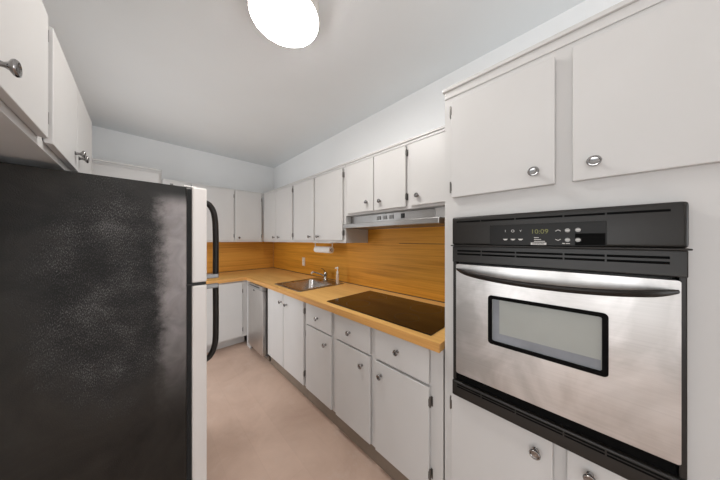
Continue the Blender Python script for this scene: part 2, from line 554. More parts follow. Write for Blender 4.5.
def cabinet(name, label, cat, run, a0, a1, depth, z0, z1, doors=(), drawers=(), stiles=(), rails=(), stile_w=0.03,
            group=None, toe=None, cornice=False, stile_w0=None, rail_b=0.028, rail_t=0.045, mat=None, cornice_ends=(0, 0)):
    mat = mat or M['cab']
    sw0 = stile_w0 or stile_w
    base = run.p((a0 + a1) / 2, -depth / 2, 0 if toe else z0)
    t = thing(name, label, cat, base, group)
    T, F = 0.016, 0.020
    bm = bmesh.new()
    run.box(bm, a0, a0 + T, -depth, -F, z0, z1); run.box(bm, a1 - T, a1, -depth, -F, z0, z1)
    run.box(bm, a0 + T, a1 - T, -depth, -F, z0, z0 + T)
    run.box(bm, a0 + T, a1 - T, -depth, -depth + 0.008, z0 + T, z1)
    if not toe:
        run.box(bm, a0 + T, a1 - T, -depth, -F, z1 - T, z1)
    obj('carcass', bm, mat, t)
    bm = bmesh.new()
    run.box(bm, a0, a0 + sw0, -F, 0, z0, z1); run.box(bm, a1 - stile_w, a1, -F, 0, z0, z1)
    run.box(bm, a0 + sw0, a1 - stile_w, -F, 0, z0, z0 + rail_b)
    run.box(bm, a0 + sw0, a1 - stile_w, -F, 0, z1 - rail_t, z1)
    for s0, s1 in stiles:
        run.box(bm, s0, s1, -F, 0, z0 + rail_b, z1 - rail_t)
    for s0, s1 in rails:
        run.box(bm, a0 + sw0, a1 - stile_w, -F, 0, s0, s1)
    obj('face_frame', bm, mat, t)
    for d0, d1, b0, b1, ka, kz, hs, hz in doors:
        bm = bmesh.new(); run.box(bm, d0, d1, 0.001, DT + 0.001, b0, b1, 0.0025)
        d = obj('door', bm, mat, t)
        if ka is not None:
            add_knob(run, ka, kz, d)
        ha = d0 if hs < 0 else d1
        for z in hz:
            add_hinge(run, ha, z, hs, d)
    for d0, d1, b0, b1, ka, kz in drawers:
        bm = bmesh.new(); run.box(bm, d0, d1, 0.001, DT + 0.001, b0, b1, 0.0025)
        d = obj('drawer', bm, mat, t)
        add_knob(run, ka, kz, d)
    if toe:
        bm = bmesh.new(); run.box(bm, a0, a1, -toe[0] - 0.015, -toe[0], 0, z0)
        obj('toe_kick', bm, toe[1], t)
    if cornice:
        e0, e1 = cornice_ends
        bm = bmesh.new()
        run.box(bm, a0 - e0, a1 + e1, 0.001, 0.008, z1 - 0.028, z1 - 0.010, 0.002)
        run.box(bm, a0 - e0, a1 + e1, -0.02, 0.016, z1 - 0.010, z1 + 0.004, 0.003)
        obj('cornice', bm, mat, t)
    return t

# --- base run along the right wall (door faces at x = 1.005)
RB = Run('x-', 1.025)
ZB0, ZB1 = 0.121, 0.874
BD = 0.64
cabinet('sink_cabinet', 'white base cabinet with two full-height doors, under the steel sink', 'cabinet', RB, 1.685, 2.475, BD, ZB0, ZB1,
        doors=[(2.09, 2.455, 0.133, 0.862, 2.122, 0.779, 1, (0.78, 0.236)), (1.703, 2.082, 0.133, 0.862, 2.010, 0.773, -1, (0.78, 0.236))],
        stile_w=0.022, stiles=[(2.07, 2.10)], toe=(0.022, M['toe']), group='white base cabinets under the worktop')
cabinet('drawer_cabinet', 'white base cabinet with one drawer over one door, right beside the sink doors', 'cabinet', RB, 1.281, 1.685, BD, ZB0, ZB1,
        doors=[(1.309, 1.662, 0.133, 0.676, 1.375, 0.60, 1, (0.24, 0.60))], drawers=[(1.309, 1.662, 0.688, 0.862, 1.485, 0.773)],
        rails=[(0.665, 0.70)], toe=(0.022, M['toe']), group='white base cabinets under the worktop')
cabinet('drawer_cabinet', 'white drawer-over-door base cabinet in front of the far half of the black cooktop', 'cabinet', RB, 0.897, 1.281, BD, ZB0, ZB1,
        doors=[(0.919, 1.256, 0.133, 0.676, 0.985, 0.60, 1, ())], drawers=[(0.919, 1.256, 0.688, 0.862, 1.104, 0.773)],
        rails=[(0.665, 0.70)], toe=(0.022, M['toe']), group='white base cabinets under the worktop')
cabinet('drawer_cabinet', 'white drawer-over-door base cabinet with two hinges showing, directly beside the tall oven cabinet', 'cabinet', RB, 0.462, 0.897, BD, ZB0, ZB1,
        doors=[(0.526, 0.875, 0.133, 0.672, 0.829, 0.60, -1, (0.60, 0.243))], drawers=[(0.526, 0.875, 0.688, 0.862, 0.7115, 0.785)],
        rails=[(0.665, 0.70)], toe=(0.022, M['toe']), group='white base cabinets under the worktop', stile_w=0.024, stile_w0=0.070)
# filler between dishwasher and the back run belongs to the corner cabinet along the back wall
BB = Run('y-', 3.130)
t = cabinet('corner_cabinet', 'white base cabinet at the end of the aisle, between fridge handles and dishwasher', 'cabinet', BB, 0.20, 1.022, 0.66, 0.135, ZB1,
        doors=[(0.225, 0.452, 0.155, 0.855, None, 0, -1, ()), (0.46, 0.945, 0.155, 0.855, None, 0, 1, (0.735, 0.235))], stile_w=0.07, toe=(0.15, M['toe_w']),
        group='white base cabinets under the worktop')
bm = bmesh.new(); box(bm, 1.005, 1.020, 3.000, 3.130, 0.0, ZB1); obj('filler_strip', bm, M['cab'], t)

# --- upper cabinets on the right wall (door faces at x = 1.341)
RU = Run('x-', 1.361)
UD = 0.307
ZU0, ZU1 = 1.372, 2.113
G = 'white wall cabinets on the right wall'
cabinet('wall_cabinet', 'white two-door wall cabinet tucked in the far corner, its two knobs close together', 'cabinet', RU, 2.524, 3.468, UD, ZU0, ZU1,
        doors=[(3.015, 3.435, 1.398, 2.075, 3.05, 1.437, 1, ()), (2.545, 3.008, 1.398, 2.075, 2.90, 1.437, -1, (2.02, 1.46))],
        stiles=[(2.99, 3.03)], stile_w=0.02, cornice=True, group=G)
cabinet('wall_cabinet', 'white two-door wall cabinet above the paper towel roll and the sink', 'cabinet', RU, 1.545, 2.524, UD, ZU0, ZU1,
        doors=[(2.062, 2.503, 1.398, 2.075, 2.13, 1.437, 1, ()), (1.577, 2.032, 1.398, 2.075, 1.965, 1.437, -1, (2.013, 1.466))],
        stiles=[(2.03, 2.065)], stile_w=0.03, cornice=True, group=G)
cabinet('hood_cabinet', 'short white wall cabinet with two doors, above the left half of the range hood', 'cabinet', RU, 0.863, 1.543, UD, 1.622, ZU1,
        doors=[(1.189, 1.510, 1.640, 2.075, 1.252, 1.714, 1, ()), (0.882, 1.181, 1.640, 2.075, 1.113, 1.706, -1, (2.025, 1.71))],
        stiles=[(1.17, 1.20)], stile_w=0.03, cornice=True, group=G)
cabinet('hood_cabinet', 'short white single-door wall cabinet between the hood cabinet pair and the tall oven cabinet', 'cabinet', RU, 0.462, 0.863, UD, 1.622, ZU1,
        doors=[(0.486, 0.842, 1.640, 2.075, 0.783, 1.704, -1, (2.025, 1.71))], stile_w=0.02, cornice=True, group=G)

# --- upper cabinets on the back wall (door faces at y = 3.45)
BU = Run('y-', 3.470)
cabinet('wall_cabinet', 'white wall cabinet on the back wall, right of the fridge handle', 'cabinet', BU, 0.186, 1.336, 0.345, ZU0, 2.122,
        doors=[(0.205, 0.452, 1.398, 2.095, None, 0, -1, ()), (0.46, 0.934, 1.398, 2.095, 0.535, 1.437, 1, (2.02, 1.46)), (0.952, 1.312, 1.398, 2.095, 1.00, 1.432, 1, (2.01, 1.46))],
        stile_w=0.024, stiles=[(0.925, 0.96)], rail_t=0.03, group='white wall cabinets on the back wall')
t = thing('tall_cabinet', 'plain white cabinet top standing taller than its neighbour, seen just above the black fridge', 'cabinet', (-0.165, 3.64, 0))
bm = bmesh.new()
box(bm, XL + 0.003, 0.180, 3.47, YB - 0.002, 0.0, 2.205, 0.003)
obj('carcass', bm, M['cab'], t)
bm = bmesh.new(); box(bm, XL + 0.003, 0.183, 3.455, YB - 0.002, 2.205, 2.222, 0.002)
obj('top_panel', bm, M['cab'], t)
bm = bmesh.new(); box(bm, -0.49, 0.16, 3.450, 3.469, 0.12, 2.17, 0.0025)
obj('door', bm, M['cab'], t)

# --- upper cabinets on the left wall (door faces at x = -0.197)
LU = Run('x+', -0.217)
cabinet('wall_cabinet', 'white wall cabinet door with big knob nearest the camera on the left wall', 'cabinet', LU, 0.68, 1.170, 0.298, 1.685, 2.113,
        doors=[(0.70, 1.144, 1.708, 2.082, 0.785, 1.738, 1, (2.02, 1.77))], stile_w=0.02, rail_t=0.03, cornice=False,
        group='white wall cabinets over the fridge')
cabinet('wall_cabinet', 'white pair of wall cabinet doors directly above the black fridge', 'cabinet', LU, 1.170, 2.004, 0.298, 1.685, 2.113,
        doors=[(1.197, 1.572, 1.708, 2.082, 1.528, 1.772, -1, ()), (1.580, 2.000, 1.708, 2.082, 1.612, 1.772, 1, ())],
        stile_w=0.02, stiles=[(1.56, 1.592)], rail_t=0.03, group='white wall cabinets over the fridge')

# --- tall oven cabinet (face frame at x = 1.02)
OC = Run('x-', 1.020)
oy0, oy1 = -0.400, 0.452
t = thing('oven_cabinet', 'tall white cabinet housing the wall oven, two doors above and two below', 'cabinet', (1.34, 0.026, 0))
bm = bmesh.new()
box(bm, 1.042, XR - 0.002, oy1 - 0.018, oy1, 0.0, 2.09); box(bm, 1.042, XR - 0.002, oy0, oy0 + 0.018, 0.0, 2.09)
box(bm, 1.042, XR - 0.002, oy0 + 0.018, oy1 - 0.018, 2.072, 2.09)
box(bm, 1.042, XR - 0.002, oy0 + 0.018, oy1 - 0.018, 1.515, 1.533); box(bm, 1.042, XR - 0.002, oy0 + 0.018, oy1 - 0.018, 0.680, 0.698)
box(bm, XR - 0.012, XR - 0.002, oy0 + 0.018, oy1 - 0.018, 0.0, 2.07)
box(bm, 1.042, XR - 0.002, oy0 + 0.018, oy1 - 0.018, 0.105, 0.123)
obj('carcass', bm, M['cab'], t)
bm = bmesh.new()
FX0, FX1 = 1.020, 1.042
box(bm, FX0, FX1, 0.386, oy1, 0.0, 2.09)                         # left stile
box(bm, FX0, FX1, oy0, -0.182, 0.698, 1.533)                     # broad panel right of the oven
box(bm, FX0, FX1, oy0, oy0 + 0.065, 0.105, 0.698); box(bm, FX0, FX1, oy0, oy0 + 0.065, 1.533, 2.09)
box(bm, FX0, FX1, -0.182, 0.386, 1.490, 1.61); box(bm, FX0, FX1, oy0 + 0.065, -0.182, 1.533, 1.61)
box(bm, FX0, FX1, oy0 + 0.065, 0.386, 2.01, 2.09)
box(bm, FX0, FX1, 0.005, 0.085, 1.61, 2.01)                      # middle stile, upper
box(bm, FX0, FX1, 0.015, 0.085, 0.15, 0.66)                      # middle stile, lower
box(bm, FX0, FX1, oy0 + 0.065, 0.386, 0.66, 0.722); box(bm, FX0, FX1, oy0 + 0.065, 0.386, 0.105, 0.15)
obj('face_frame', bm, M['cab'], t)
for d0, d1, b0, b1, ka, kz, hs, hz in [(0.0605, 0.4145, 1.592, 2.027, 0.116, 1.641, 1, (1.985, 1.640)), (-0.345, 0.0175, 1.592, 2.032, -0.030, 1.641, -1, ()),
                                       (0.066, 0.4140, 0.125, 0.705, 0.112, 0.650, 1, (0.655, 0.20)), (-0.345, 0.031, 0.125, 0.705, -0.022, 0.663, -1, ())]:
    bm = bmesh.new(); OC.box(bm, d0, d1, 0.001, DT + 0.001, b0, b1, 0.003)
    d = obj('door', bm, M['cab'], t)
    add_knob(OC, ka, kz, d)
    for z in hz:
        add_hinge(OC, d1 if hs > 0 else d0, z, hs, d)
bm = bmesh.new(); box(bm, 1.075, 1.09, oy0 + 0.018, 0.386, 0, 0.105); obj('toe_kick', bm, M['toe'], t)
bm = bmesh.new()
box(bm, 1.015, 1.020, oy0, oy1, 2.058, 2.090, 0.002)
box(bm, 1.006, 1.05, oy0, oy1 + 0.006, 2.090, 2.106, 0.003)
obj('cornice', bm, M['cab'], t)

# ---------------------------------------------------------------- worktop and backsplash
t = thing('worktop', 'L-shaped oak-look laminate worktop running along the right and back walls', 'worktop', (1.33, 2.1, 0.874))
HX0, HX1, HY0, HY1 = 1.085, 1.500, 1.895, 2.345       # sink cut-out
bm = bmesh.new()
Z0, Z1 = 0.875, 0.914
X0, X1 = 0.994, XR - 0.001
def quad_slab(bm, polys, mi):
    for x0, x1, y0, y1 in polys:
        box(bm, x0, x1, y0, y1, Z0, Z1, mi=mi)
quad_slab(bm, [(X0, X1, 0.462, HY0), (X0, X1, HY1, 3.104), (X0, HX0, HY0, HY1), (HX1, X1, HY0, HY1)], 0)
quad_slab(bm, [(0.19, X1, 3.104, YB - 0.001)], 1)
obj('slab', bm, [M['wtop_y'], M['wtop_x']], t)
bm = bmesh.new()
box(bm, 0.986, X0, 0.462, 3.104, 0.872, 0.9135, 0.002, mi=0)
box(bm, 0.19, 0.986, 3.096, 3.104, 0.872, 0.9135, 0.002, mi=1)
obj('edge_band', bm, [M['wedge_y'], M['wedge_x']], t)

t = thing('backsplash', 'oak-look backsplash panel on the right wall behind sink and cooktop', 'backsplash', (XR, 2.1, 0.914))
bm = bmesh.new()
box(bm, XR - 0.009, XR - 0.001, 0.462, 3.810, 0.916, 1.371)
box(bm, XR - 0.009, XR - 0.001, 0.462, 1.543, 1.371, 1.620)
obj('panel', bm, M['splash_y'], t)
bm = bmesh.new(); box(bm, XR - 0.0105, XR - 0.009, 0.462, 1.16, 1.367, 1.3705); obj('seam', bm, M['seam_and_shade'], t, False, 'dark seam')
bm = bmesh.new(); box(bm, XR - 0.015, XR - 0.009, 0.462, 3.808, 0.9145, 0.921); obj('gap_shade_strip', bm, M['seam_and_shade'], t)  # dark strip stands in for the shaded gap along the worktop
t = thing('backsplash', 'oak-look backsplash panel on the back wall at the end of the worktop', 'backsplash', (0.9, YB, 0.914))
bm = bmesh.new(); box(bm, 0.19, XR - 0.010, YB - 0.009, YB - 0.001, 0.916, 1.371); obj('panel', bm, M['splash_x'], t)
bm = bmesh.new(); box(bm, 0.19, XR - 0.016, YB - 0.015, YB - 0.009, 0.9145, 0.921); obj('gap_shade_strip', bm, M['seam_and_shade'], t)  # shade of the gap at the back, put in as a dark strip
bm = bmesh.new(); box(bm, XR - 0.020, XR - 0.010, YB - 0.020, YB - 0.010, 0.922, 1.370, 0.002); obj('corner_bead', bm, M['wedge_y'], t)

# ---------------------------------------------------------------- sink, faucet, soap
t = thing('sink', 'square stainless steel sink bowl set into the oak worktop', 'sink', (1.32, 2.12, 0.914))
def rrect(x0, x1, y0, y1, r, n=6):
    pts = []
    for cx, cy, a in ((x1 - r, y1 - r, 0), (x0 + r, y1 - r, 1), (x0 + r, y0 + r, 2), (x1 - r, y0 + r, 3)):
        for k in range(n + 1):
            th = PI / 2 * (a + k / n)
            pts.append((cx + r * math.cos(th), cy + r * math.sin(th)))
    return pts
def loft(bm, loops, cap_last=True, cap_first=False):
    rings = [[bm.verts.new(p) for p in lp] for lp in loops]
    for a, b in zip(rings, rings[1:]):
        n = len(a)
        for k in range(n):
            bm.faces.new([a[k], a[(k + 1) % n], b[(k + 1) % n], b[k]])
    if cap_last: bm.faces.new(rings[-1])
    if cap_first: bm.faces.new(rings[0])
def lp(x0, x1, y0, y1, r, z):
    return [(x, y, z) for x, y in rrect(x0, x1, y0, y1, r)]
bm = bmesh.new()
loft(bm, [lp(1.045, 1.610, 1.850, 2.390, 0.02, 0.9145), lp(1.045, 1.610, 1.850, 2.390, 0.02, 0.9175), lp(1.052, 1.603, 1.857, 2.383, 0.02, 0.9205),
          lp(1.085, 1.500, 1.893, 2.347, 0.05, 0.9195), lp(1.092, 1.493, 1.900, 2.340, 0.05, 0.9165)], cap_last=False)
obj('rim', bm, M['steel_rim'], t, True)
bm = bmesh.new()
loft(bm, [lp(1.092, 1.493, 1.900, 2.340, 0.05, 0.9165), lp(1.097, 1.488, 1.905, 2.335, 0.05, 0.900), lp(1.110, 1.475, 1.918, 2.322, 0.055, 0.775),
          lp(1.130, 1.455, 1.938, 2.302, 0.055, 0.750), lp(1.25, 1.34, 2.07, 2.17, 0.03, 0.742)])
obj('bowl', bm, M['steel_sink'], t, True)
bm = bmesh.new()
lathe(bm, [(0.042, 0.0), (0.042, 0.003), (0.034, 0.004), (0.030, 0.001), (0.0, 0.0005)], (1.29, 2.12, 0.743), (0, 0, 1), 24)
obj('drain', bm, M['chrome'], t, True)

t = thing('faucet', 'low chrome faucet with thin spout swung left, on the back edge of the sink', 'faucet', (1.565, 2.145, 0.921))
bm = bmesh.new()
lathe(bm, [(0.034, 0), (0.034, 0.006), (0.026, 0.012), (0.021, 0.020), (0.0195, 0.060), (0.0225, 0.066), (0.0225, 0.088), (0.016, 0.100), (0.0, 0.104)], (1.565, 2.145, 0.9205), (0, 0, 1), 20)
obj('body', bm, M['chrome'], t, True)
bm = bmesh.new()
sp = smooth_path([(1.560, 2.155, 0.965), (1.535, 2.20, 0.990), (1.505, 2.255, 1.005), (1.485, 2.29, 1.012), (1.476, 2.306, 1.003)], 5)
sweep(bm, sp, 0.0085, 12)
obj('spout', bm, M['chrome'], t, True)
bm = bmesh.new(); lathe(bm, [(0.010, 0), (0.0115, 0.004), (0.0115, 0.020), (0.009, 0.022)], (1.4765, 2.3055, 0.987), (0, 0, 1), 14)
obj('aerator', bm, M['ivory'], t, True)
bm = bmesh.new()
sweep(bm, smooth_path([(1.566, 2.150, 1.020), (1.575, 2.19, 1.034), (1.586, 2.235, 1.043), (1.594, 2.262, 1.047)], 4), [0.0035] * 12 + [0.006], 10)
obj('lever', bm, M['handle'], t, True, 'thin dark lever')

t = thing('soap_dispenser', 'slim clear pump bottle with white top at the right corner of the sink', 'soap dispenser', (1.535, 1.885, 0.921))
bm = bmesh.new()
lathe(bm, [(0.014, 0), (0.0165, 0.003), (0.0165, 0.085), (0.015, 0.098), (0.010, 0.108), (0.009, 0.112)], (1.535, 1.885, 0.9210), (0, 0, 1), 20)
obj('bottle', bm, M['soap'], t, True, 'clear peach-tinted bottle')
bm = bmesh.new()
lathe(bm, [(0.0125, 0), (0.0125, 0.020), (0.006, 0.024), (0.005, 0.050), (0.011, 0.052), (0.012, 0.064), (0.008, 0.070), (0.0, 0.071)], (1.535, 1.885, 1.0335), (0, 0, 1), 16)
sweep(bm, [(1.535, 1.885, 1.094), (1.518, 1.893, 1.094), (1.511, 1.897, 1.087)], 0.0055, 10)
obj('pump', bm, M['white'], t, True, 'white pump top')

# ---------------------------------------------------------------- cooktop
t = thing('cooktop', 'black glass electric cooktop flush on the oak worktop', 'cooktop', (1.295, 0.975, 0.914))
bm = bmesh.new(); box(bm, 1.040, 1.545, 0.532, 1.412, 0.9145, 0.9205, 0.002); obj('glass_top', bm, M['glass_black'], t)
for cx, cy, r in ((1.17, 1.19, 0.09), (1.41, 1.20, 0.075), (1.17, 0.76, 0.075), (1.41, 0.76, 0.105)):
    bm = bmesh.new()
    lathe(bm, [(r - 0.0012, 0.0), (r - 0.0012, 0.0002), (r, 0.0002), (r, 0.0), (r - 0.0012, 0.0)][:4], (cx, cy, 0.92045), (0, 0, 1), 48)
    for f in list(bm.faces):
        if len(f.verts) > 4:
            bm.faces.remove(f)
    obj('burner_ring', bm, paint('burner_print', (0.030, 0.020, 0.016), 0.3, 0.1, 5) if 'ring' not in M else M['ring'], t)

# ---------------------------------------------------------------- range hood
t = thing('range_hood', 'slim stainless range hood with push buttons under the short wall cabinets', 'range hood', (1.5, 1.08, 1.5))
bm = bmesh.new()
box(bm, 1.425, 1.658, 0.700, 1.540, 1.548, 1.620, 0.002)
obj('body', bm, M['steel_hood'], t)
bm = bmesh.new()
box(bm, 1.318, 1.338, 0.622, 1.545, 1.506, 1.545, 0.004)           # front lip
box(bm, 1.338, 1.658, 0.622, 1.545, 1.536, 1.547, 0.001)           # top sheet
box(bm, 1.338, 1.658, 0.622, 0.632, 1.506, 1.536); box(bm, 1.338, 1.658, 1.535, 1.545, 1.506, 1.536)
box(bm, 1.640, 1.658, 0.632, 1.535, 1.506, 1.536)
obj('canopy', bm, M['steel_hood'], t)
bm = bmesh.new(); box(bm, 1.345, 1.636, 0.640, 1.528, 1.507, 1.516); obj('filter', bm, M['dw_grey'], t)
for y in (1.200, 1.133, 1.068):
    bm = bmesh.new(); box(bm, 1.419, 1.425, y - 0.020, y + 0.020, 1.570, 1.600, 0.002); obj('button', bm, M['button'], t)
bm = bmesh.new(); box(bm, 1.418, 1.425, 0.945, 0.975, 1.568, 1.604, 0.002); obj('switch', bm, M['black'], t, False, 'black rocker switch')
# white filler box closing the gap to the oven cabinet
bm = bmesh.new(); box(bm, 1.425, 1.658, 0.463, 0.698, 1.549, 1.620, 0.002); obj('side_filler', bm, M['cab'], t, False, 'white filler box')

# ---------------------------------------------------------------- paper towel, outlet
t = thing('towel_holder', 'white under-cabinet bracket carrying the paper towel roll', 'towel holder', (1.50, 2.10, 1.371))
bm = bmesh.new()
box(bm, 1.475, 1.525, 1.925, 2.275, 1.364, 1.3715, 0.001)
obj('mounting_bar', bm, M['white'], t)
for y in (1.928, 2.262):
    bm = bmesh.new()
    box(bm, 1.494, 1.506, y, y + 0.006, 1.282, 1.3635, 0.002)
    lathe(bm, [(0.012, 0), (0.012, 0.006)], (1.5, y, 1.289), (0, 1, 0), 20)
    obj('arm', bm, M['white'], t)
bm = bmesh.new()
R1, R0 = 0.037, 0.019
y0, y1 = 1.945, 2.245
lathe(bm, [(R0, 0), (R0 + 0.002, -0.001), (R1 - 0.002, 0.0), (R1, 0.002), (R1, y1 - y0 - 0.002), (R1 - 0.002, y1 - y0), (R0, y1 - y0)], (1.50, y0, 1.289), (0, 1, 0), 32)
r = obj('paper_towel_roll', bm, M['paper'], None, True)
tag(r, 'white paper towel roll hanging under the wall cabinet beside the outlet', 'paper towel')
bm = bmesh.new(); lathe(bm, [(0.0185, -0.004), (0.0185, y1 - y0 + 0.004)], (1.50, y0, 1.289), (0, 1, 0), 24)
c = obj('core', bm, M['core'], r, True, 'brown cardboard core')

t = thing('outlet', 'ivory double wall outlet on the oak backsplash above the sink', 'outlet', (XR - 0.009, 2.80, 1.09))
bm = bmesh.new(); box(bm, XR - 0.015, XR - 0.0095, 2.762, 2.838, 1.030, 1.150, 0.002); obj('cover_plate', bm, M['ivory'], t)
for z in (1.066, 1.114):
    bm = bmesh.new(); box(bm, XR - 0.018, XR - 0.0152, 2.783, 2.817, z - 0.016, z + 0.016, 0.002); s = obj('socket', bm, M['white'], t)
    bm = bmesh.new()
    for dy in (-0.007, 0.007):
        box(bm, XR - 0.0188, XR - 0.0181, 2.80 + dy - 0.0012, 2.80 + dy + 0.0012, z - 0.004, z + 0.006)
    obj('slot', bm, M['black'], s)

# ---------------------------------------------------------------- dishwasher
t = thing('dishwasher', 'narrow stainless dishwasher with dark top strip at the corner of the worktop', 'dishwasher', (1.3, 2.76, 0))
bm = bmesh.new(); box(bm, 1.022, 1.60, 2.532, 2.985, 0.06, 0.868); obj('body', bm, M['dw_grey'], t)
bm = bmesh.new(); box(bm, 0.975, 1.020, 2.530, 2.988, 0.085, 0.815, 0.004); d = obj('door', bm, M['steel_dw'], t)
bm = bmesh.new(); box(bm, 0.968, 1.020, 2.526, 2.992, 0.818, 0.866, 0.006); obj('control_strip', bm, M['dw_strip'], t)
bm = bmesh.new(); box(bm, 0.966, 0.9675, 2.60, 2.92, 0.842, 0.856, 0.0005); obj('handle_recess', bm, M['black'], t)
bm = bmesh.new(); box(bm, 0.9725, 0.9748, 2.77, 2.81, 0.785, 0.802, 0.001); obj('badge', bm, M['black'], d, False, 'small dark badge')
bm = bmesh.new(); box(bm, 1.05, 1.065, 2.532, 2.985, 0.0, 0.06); obj('toe_kick', bm, M['toe'], t)

# ---------------------------------------------------------------- refrigerator
FY0, FY1 = 1.357, 2.03
t = thing('refrigerator', 'black top-freezer refrigerator with scuffed side and pale door edges', 'refrigerator', (-0.505, FY0, 0))
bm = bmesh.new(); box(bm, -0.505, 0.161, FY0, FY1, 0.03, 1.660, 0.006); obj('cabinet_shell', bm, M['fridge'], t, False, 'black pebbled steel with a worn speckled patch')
bm = bmesh.new()
box(bm, 0.1615, 0.1815, FY0 + 0.008, FY1 - 0.008, 1.185, 1.652); box(bm, 0.1615, 0.1815, FY0 + 0.008, FY1 - 0.008, 0.075, 1.172)
obj('gasket', bm, M['blackgap'], t)
def pipe(name, pts, parent, r=0.0125):
    bm = bmesh.new(); sweep(bm, smooth_path(pts, 6), r, 14, 1.0, (0, 1, 0)); return obj(name, bm, M['handle'], parent, True)
bm = bmesh.new(); box(bm, 0.182, 0.244, FY0, FY1, 1.186, 1.664, 0.008); d = obj('freezer_door', bm, M['fdoor'], t, False, 'pale pearl door')
HYF = FY0 + 0.045
pipe('handle', [(0.240, HYF, 1.600), (0.262, HYF, 1.588), (0.280, HYF, 1.555), (0.288, HYF, 1.510), (0.291, HYF, 1.45), (0.292, HYF, 1.33), (0.291, HYF, 1.200)], d, 0.0142)
bm = bmesh.new(); box(bm, 0.2445, 0.303, HYF - 0.015, HYF + 0.015, 1.195, 1.217, 0.004); obj('handle_bracket', bm, M['dw_grey'], d)
bm = bmesh.new(); box(bm, 0.182, 0.244, FY0, FY1, 0.070, 1.172, 0.008); d = obj('fridge_door', bm, M['fdoor'], t, False, 'pale pearl door')
bm = bmesh.new(); box(bm, 0.2445, 0.303, HYF - 0.015, HYF + 0.015, 1.142, 1.164, 0.004); obj('handle_bracket', bm, M['dw_grey'], d)
pipe('handle', [(0.291, HYF, 1.160), (0.292, HYF, 1.05), (0.292, HYF, 0.93), (0.290, HYF, 0.855), (0.281, HYF, 0.810), (0.264, HYF, 0.778), (0.240, HYF, 0.765)], d, 0.0142)
bm = bmesh.new(); box(bm, 0.150, 0.240, FY0 + 0.002, FY1, 1.1735, 1.1845); obj('center_rail', bm, M['handle'], t)
bm = bmesh.new(); box(bm, 0.150, 0.200, FY0 + 0.010, FY0 + 0.040, 1.6605, 1.668, 0.003); obj('hinge_cover', bm, M['white'], t, False, 'small white hinge cover')
bm = bmesh.new(); box(bm, 0.10, 0.112, FY0 + 0.006, FY0 + 0.018, 1.6605, 1.667, 0.002); obj('cap_screw', bm, M['hinge'], t)
bm = bmesh.new(); box(bm, -0.48, 0.15, FY0 + 0.02, FY1 - 0.02, 0.0, 0.0295); obj('base_grille', bm, M['black'], t)

# ---------------------------------------------------------------- wall oven
t = thing('wall_oven', 'stainless and black built-in wall oven with curved handle in the tall cabinet', 'oven', (1.0, 0.103, 0.719))
OY0, OY1 = -0.194, 0.400
bm = bmesh.new(); box(bm, 1.045, 1.60, -0.175, 0.380, 0.730, 1.485); obj('oven_box', bm, M['black'], t)
bm = bmesh.new()                                                   # black surround
box(bm, 0.986, 1.0195, OY1 - 0.014, OY1, 0.785, 1.378, 0.003); box(bm, 0.986, 1.0195, OY0, OY0 + 0.013, 0.785, 1.378, 0.003)
box(bm, 1.000, 1.044, OY0 + 0.022, OY1 - 0.022, 0.79, 1.30)
obj('surround', bm, M['oven_black'], t)
# control panel
bm = bmesh.new(); box(bm, 0.970, 1.0195, OY0, OY1 - 0.002, 1.3785, 1.4985, 0.010, 3); cp = obj('control_panel', bm, M['oven_black'], t, True)
bm = bmesh.new(); box(bm, 0.962, 1.0195, OY0 - 0.003, OY1 + 0.001, 1.3735, 1.3785, 0.002); obj('ledge', bm, M['oven_black'], t)
bm = bmesh.new(); box(bm, 0.978, 1.0195, OY0, OY1 - 0.001, 1.304, 1.3735, 0.003); vp = obj('vent_panel', bm, M['oven_black'], t)
def slots(parent, x, z, h, ys, depth=0.0012):
    for s0, s1 in ys:
        bm = bmesh.new(); box(bm, x - depth, x - 0.0002, s0, s1, z - h / 2, z + h / 2, h * 0.3); obj('vent_slot', bm, M['void'], parent)
SEG = [(0.285, 0.378), (0.170, 0.281), (0.040, 0.166), (-0.052, 0.036), (-0.166, -0.056)]
slots(cp, 0.970, 1.4775, 0.0065, SEG)
slots(vp, 0.978, 1.3535, 0.0072, SEG)
slots(vp, 0.978, 1.3395, 0.0072, SEG)
# glossy control glass with printed keys; ty/tz are points on the panel, letters face -x
def face(y, z, x=0.9665):
    return Matrix(((0, 0, -1, x), (-1, 0, 0, y), (0, 1, 0, z), (0, 0, 0, 1)))
bm = bmesh.new(); box(bm, 0.9678, 0.9697, -0.0555, 0.2500, 1.3815, 1.4570, 0.0009)
gl = obj('control_glass', bm, M['panel'], cp)
bm = bmesh.new(); box(bm, 0.9672, 0.9677, -0.0530, 0.0110, 1.3835, 1.4205, 0.0002); obj('dark_reflection_pane', bm, M['void'], gl, False, 'deep black area painted as a dark reflection')  # black sheet stands in for a dark reflection in the glass
def key(txt, y, z, size=0.0075):
    bm = text_bm(txt, size, face(y, z, 0.9674)); obj('key_print', bm, M['ink'], gl)

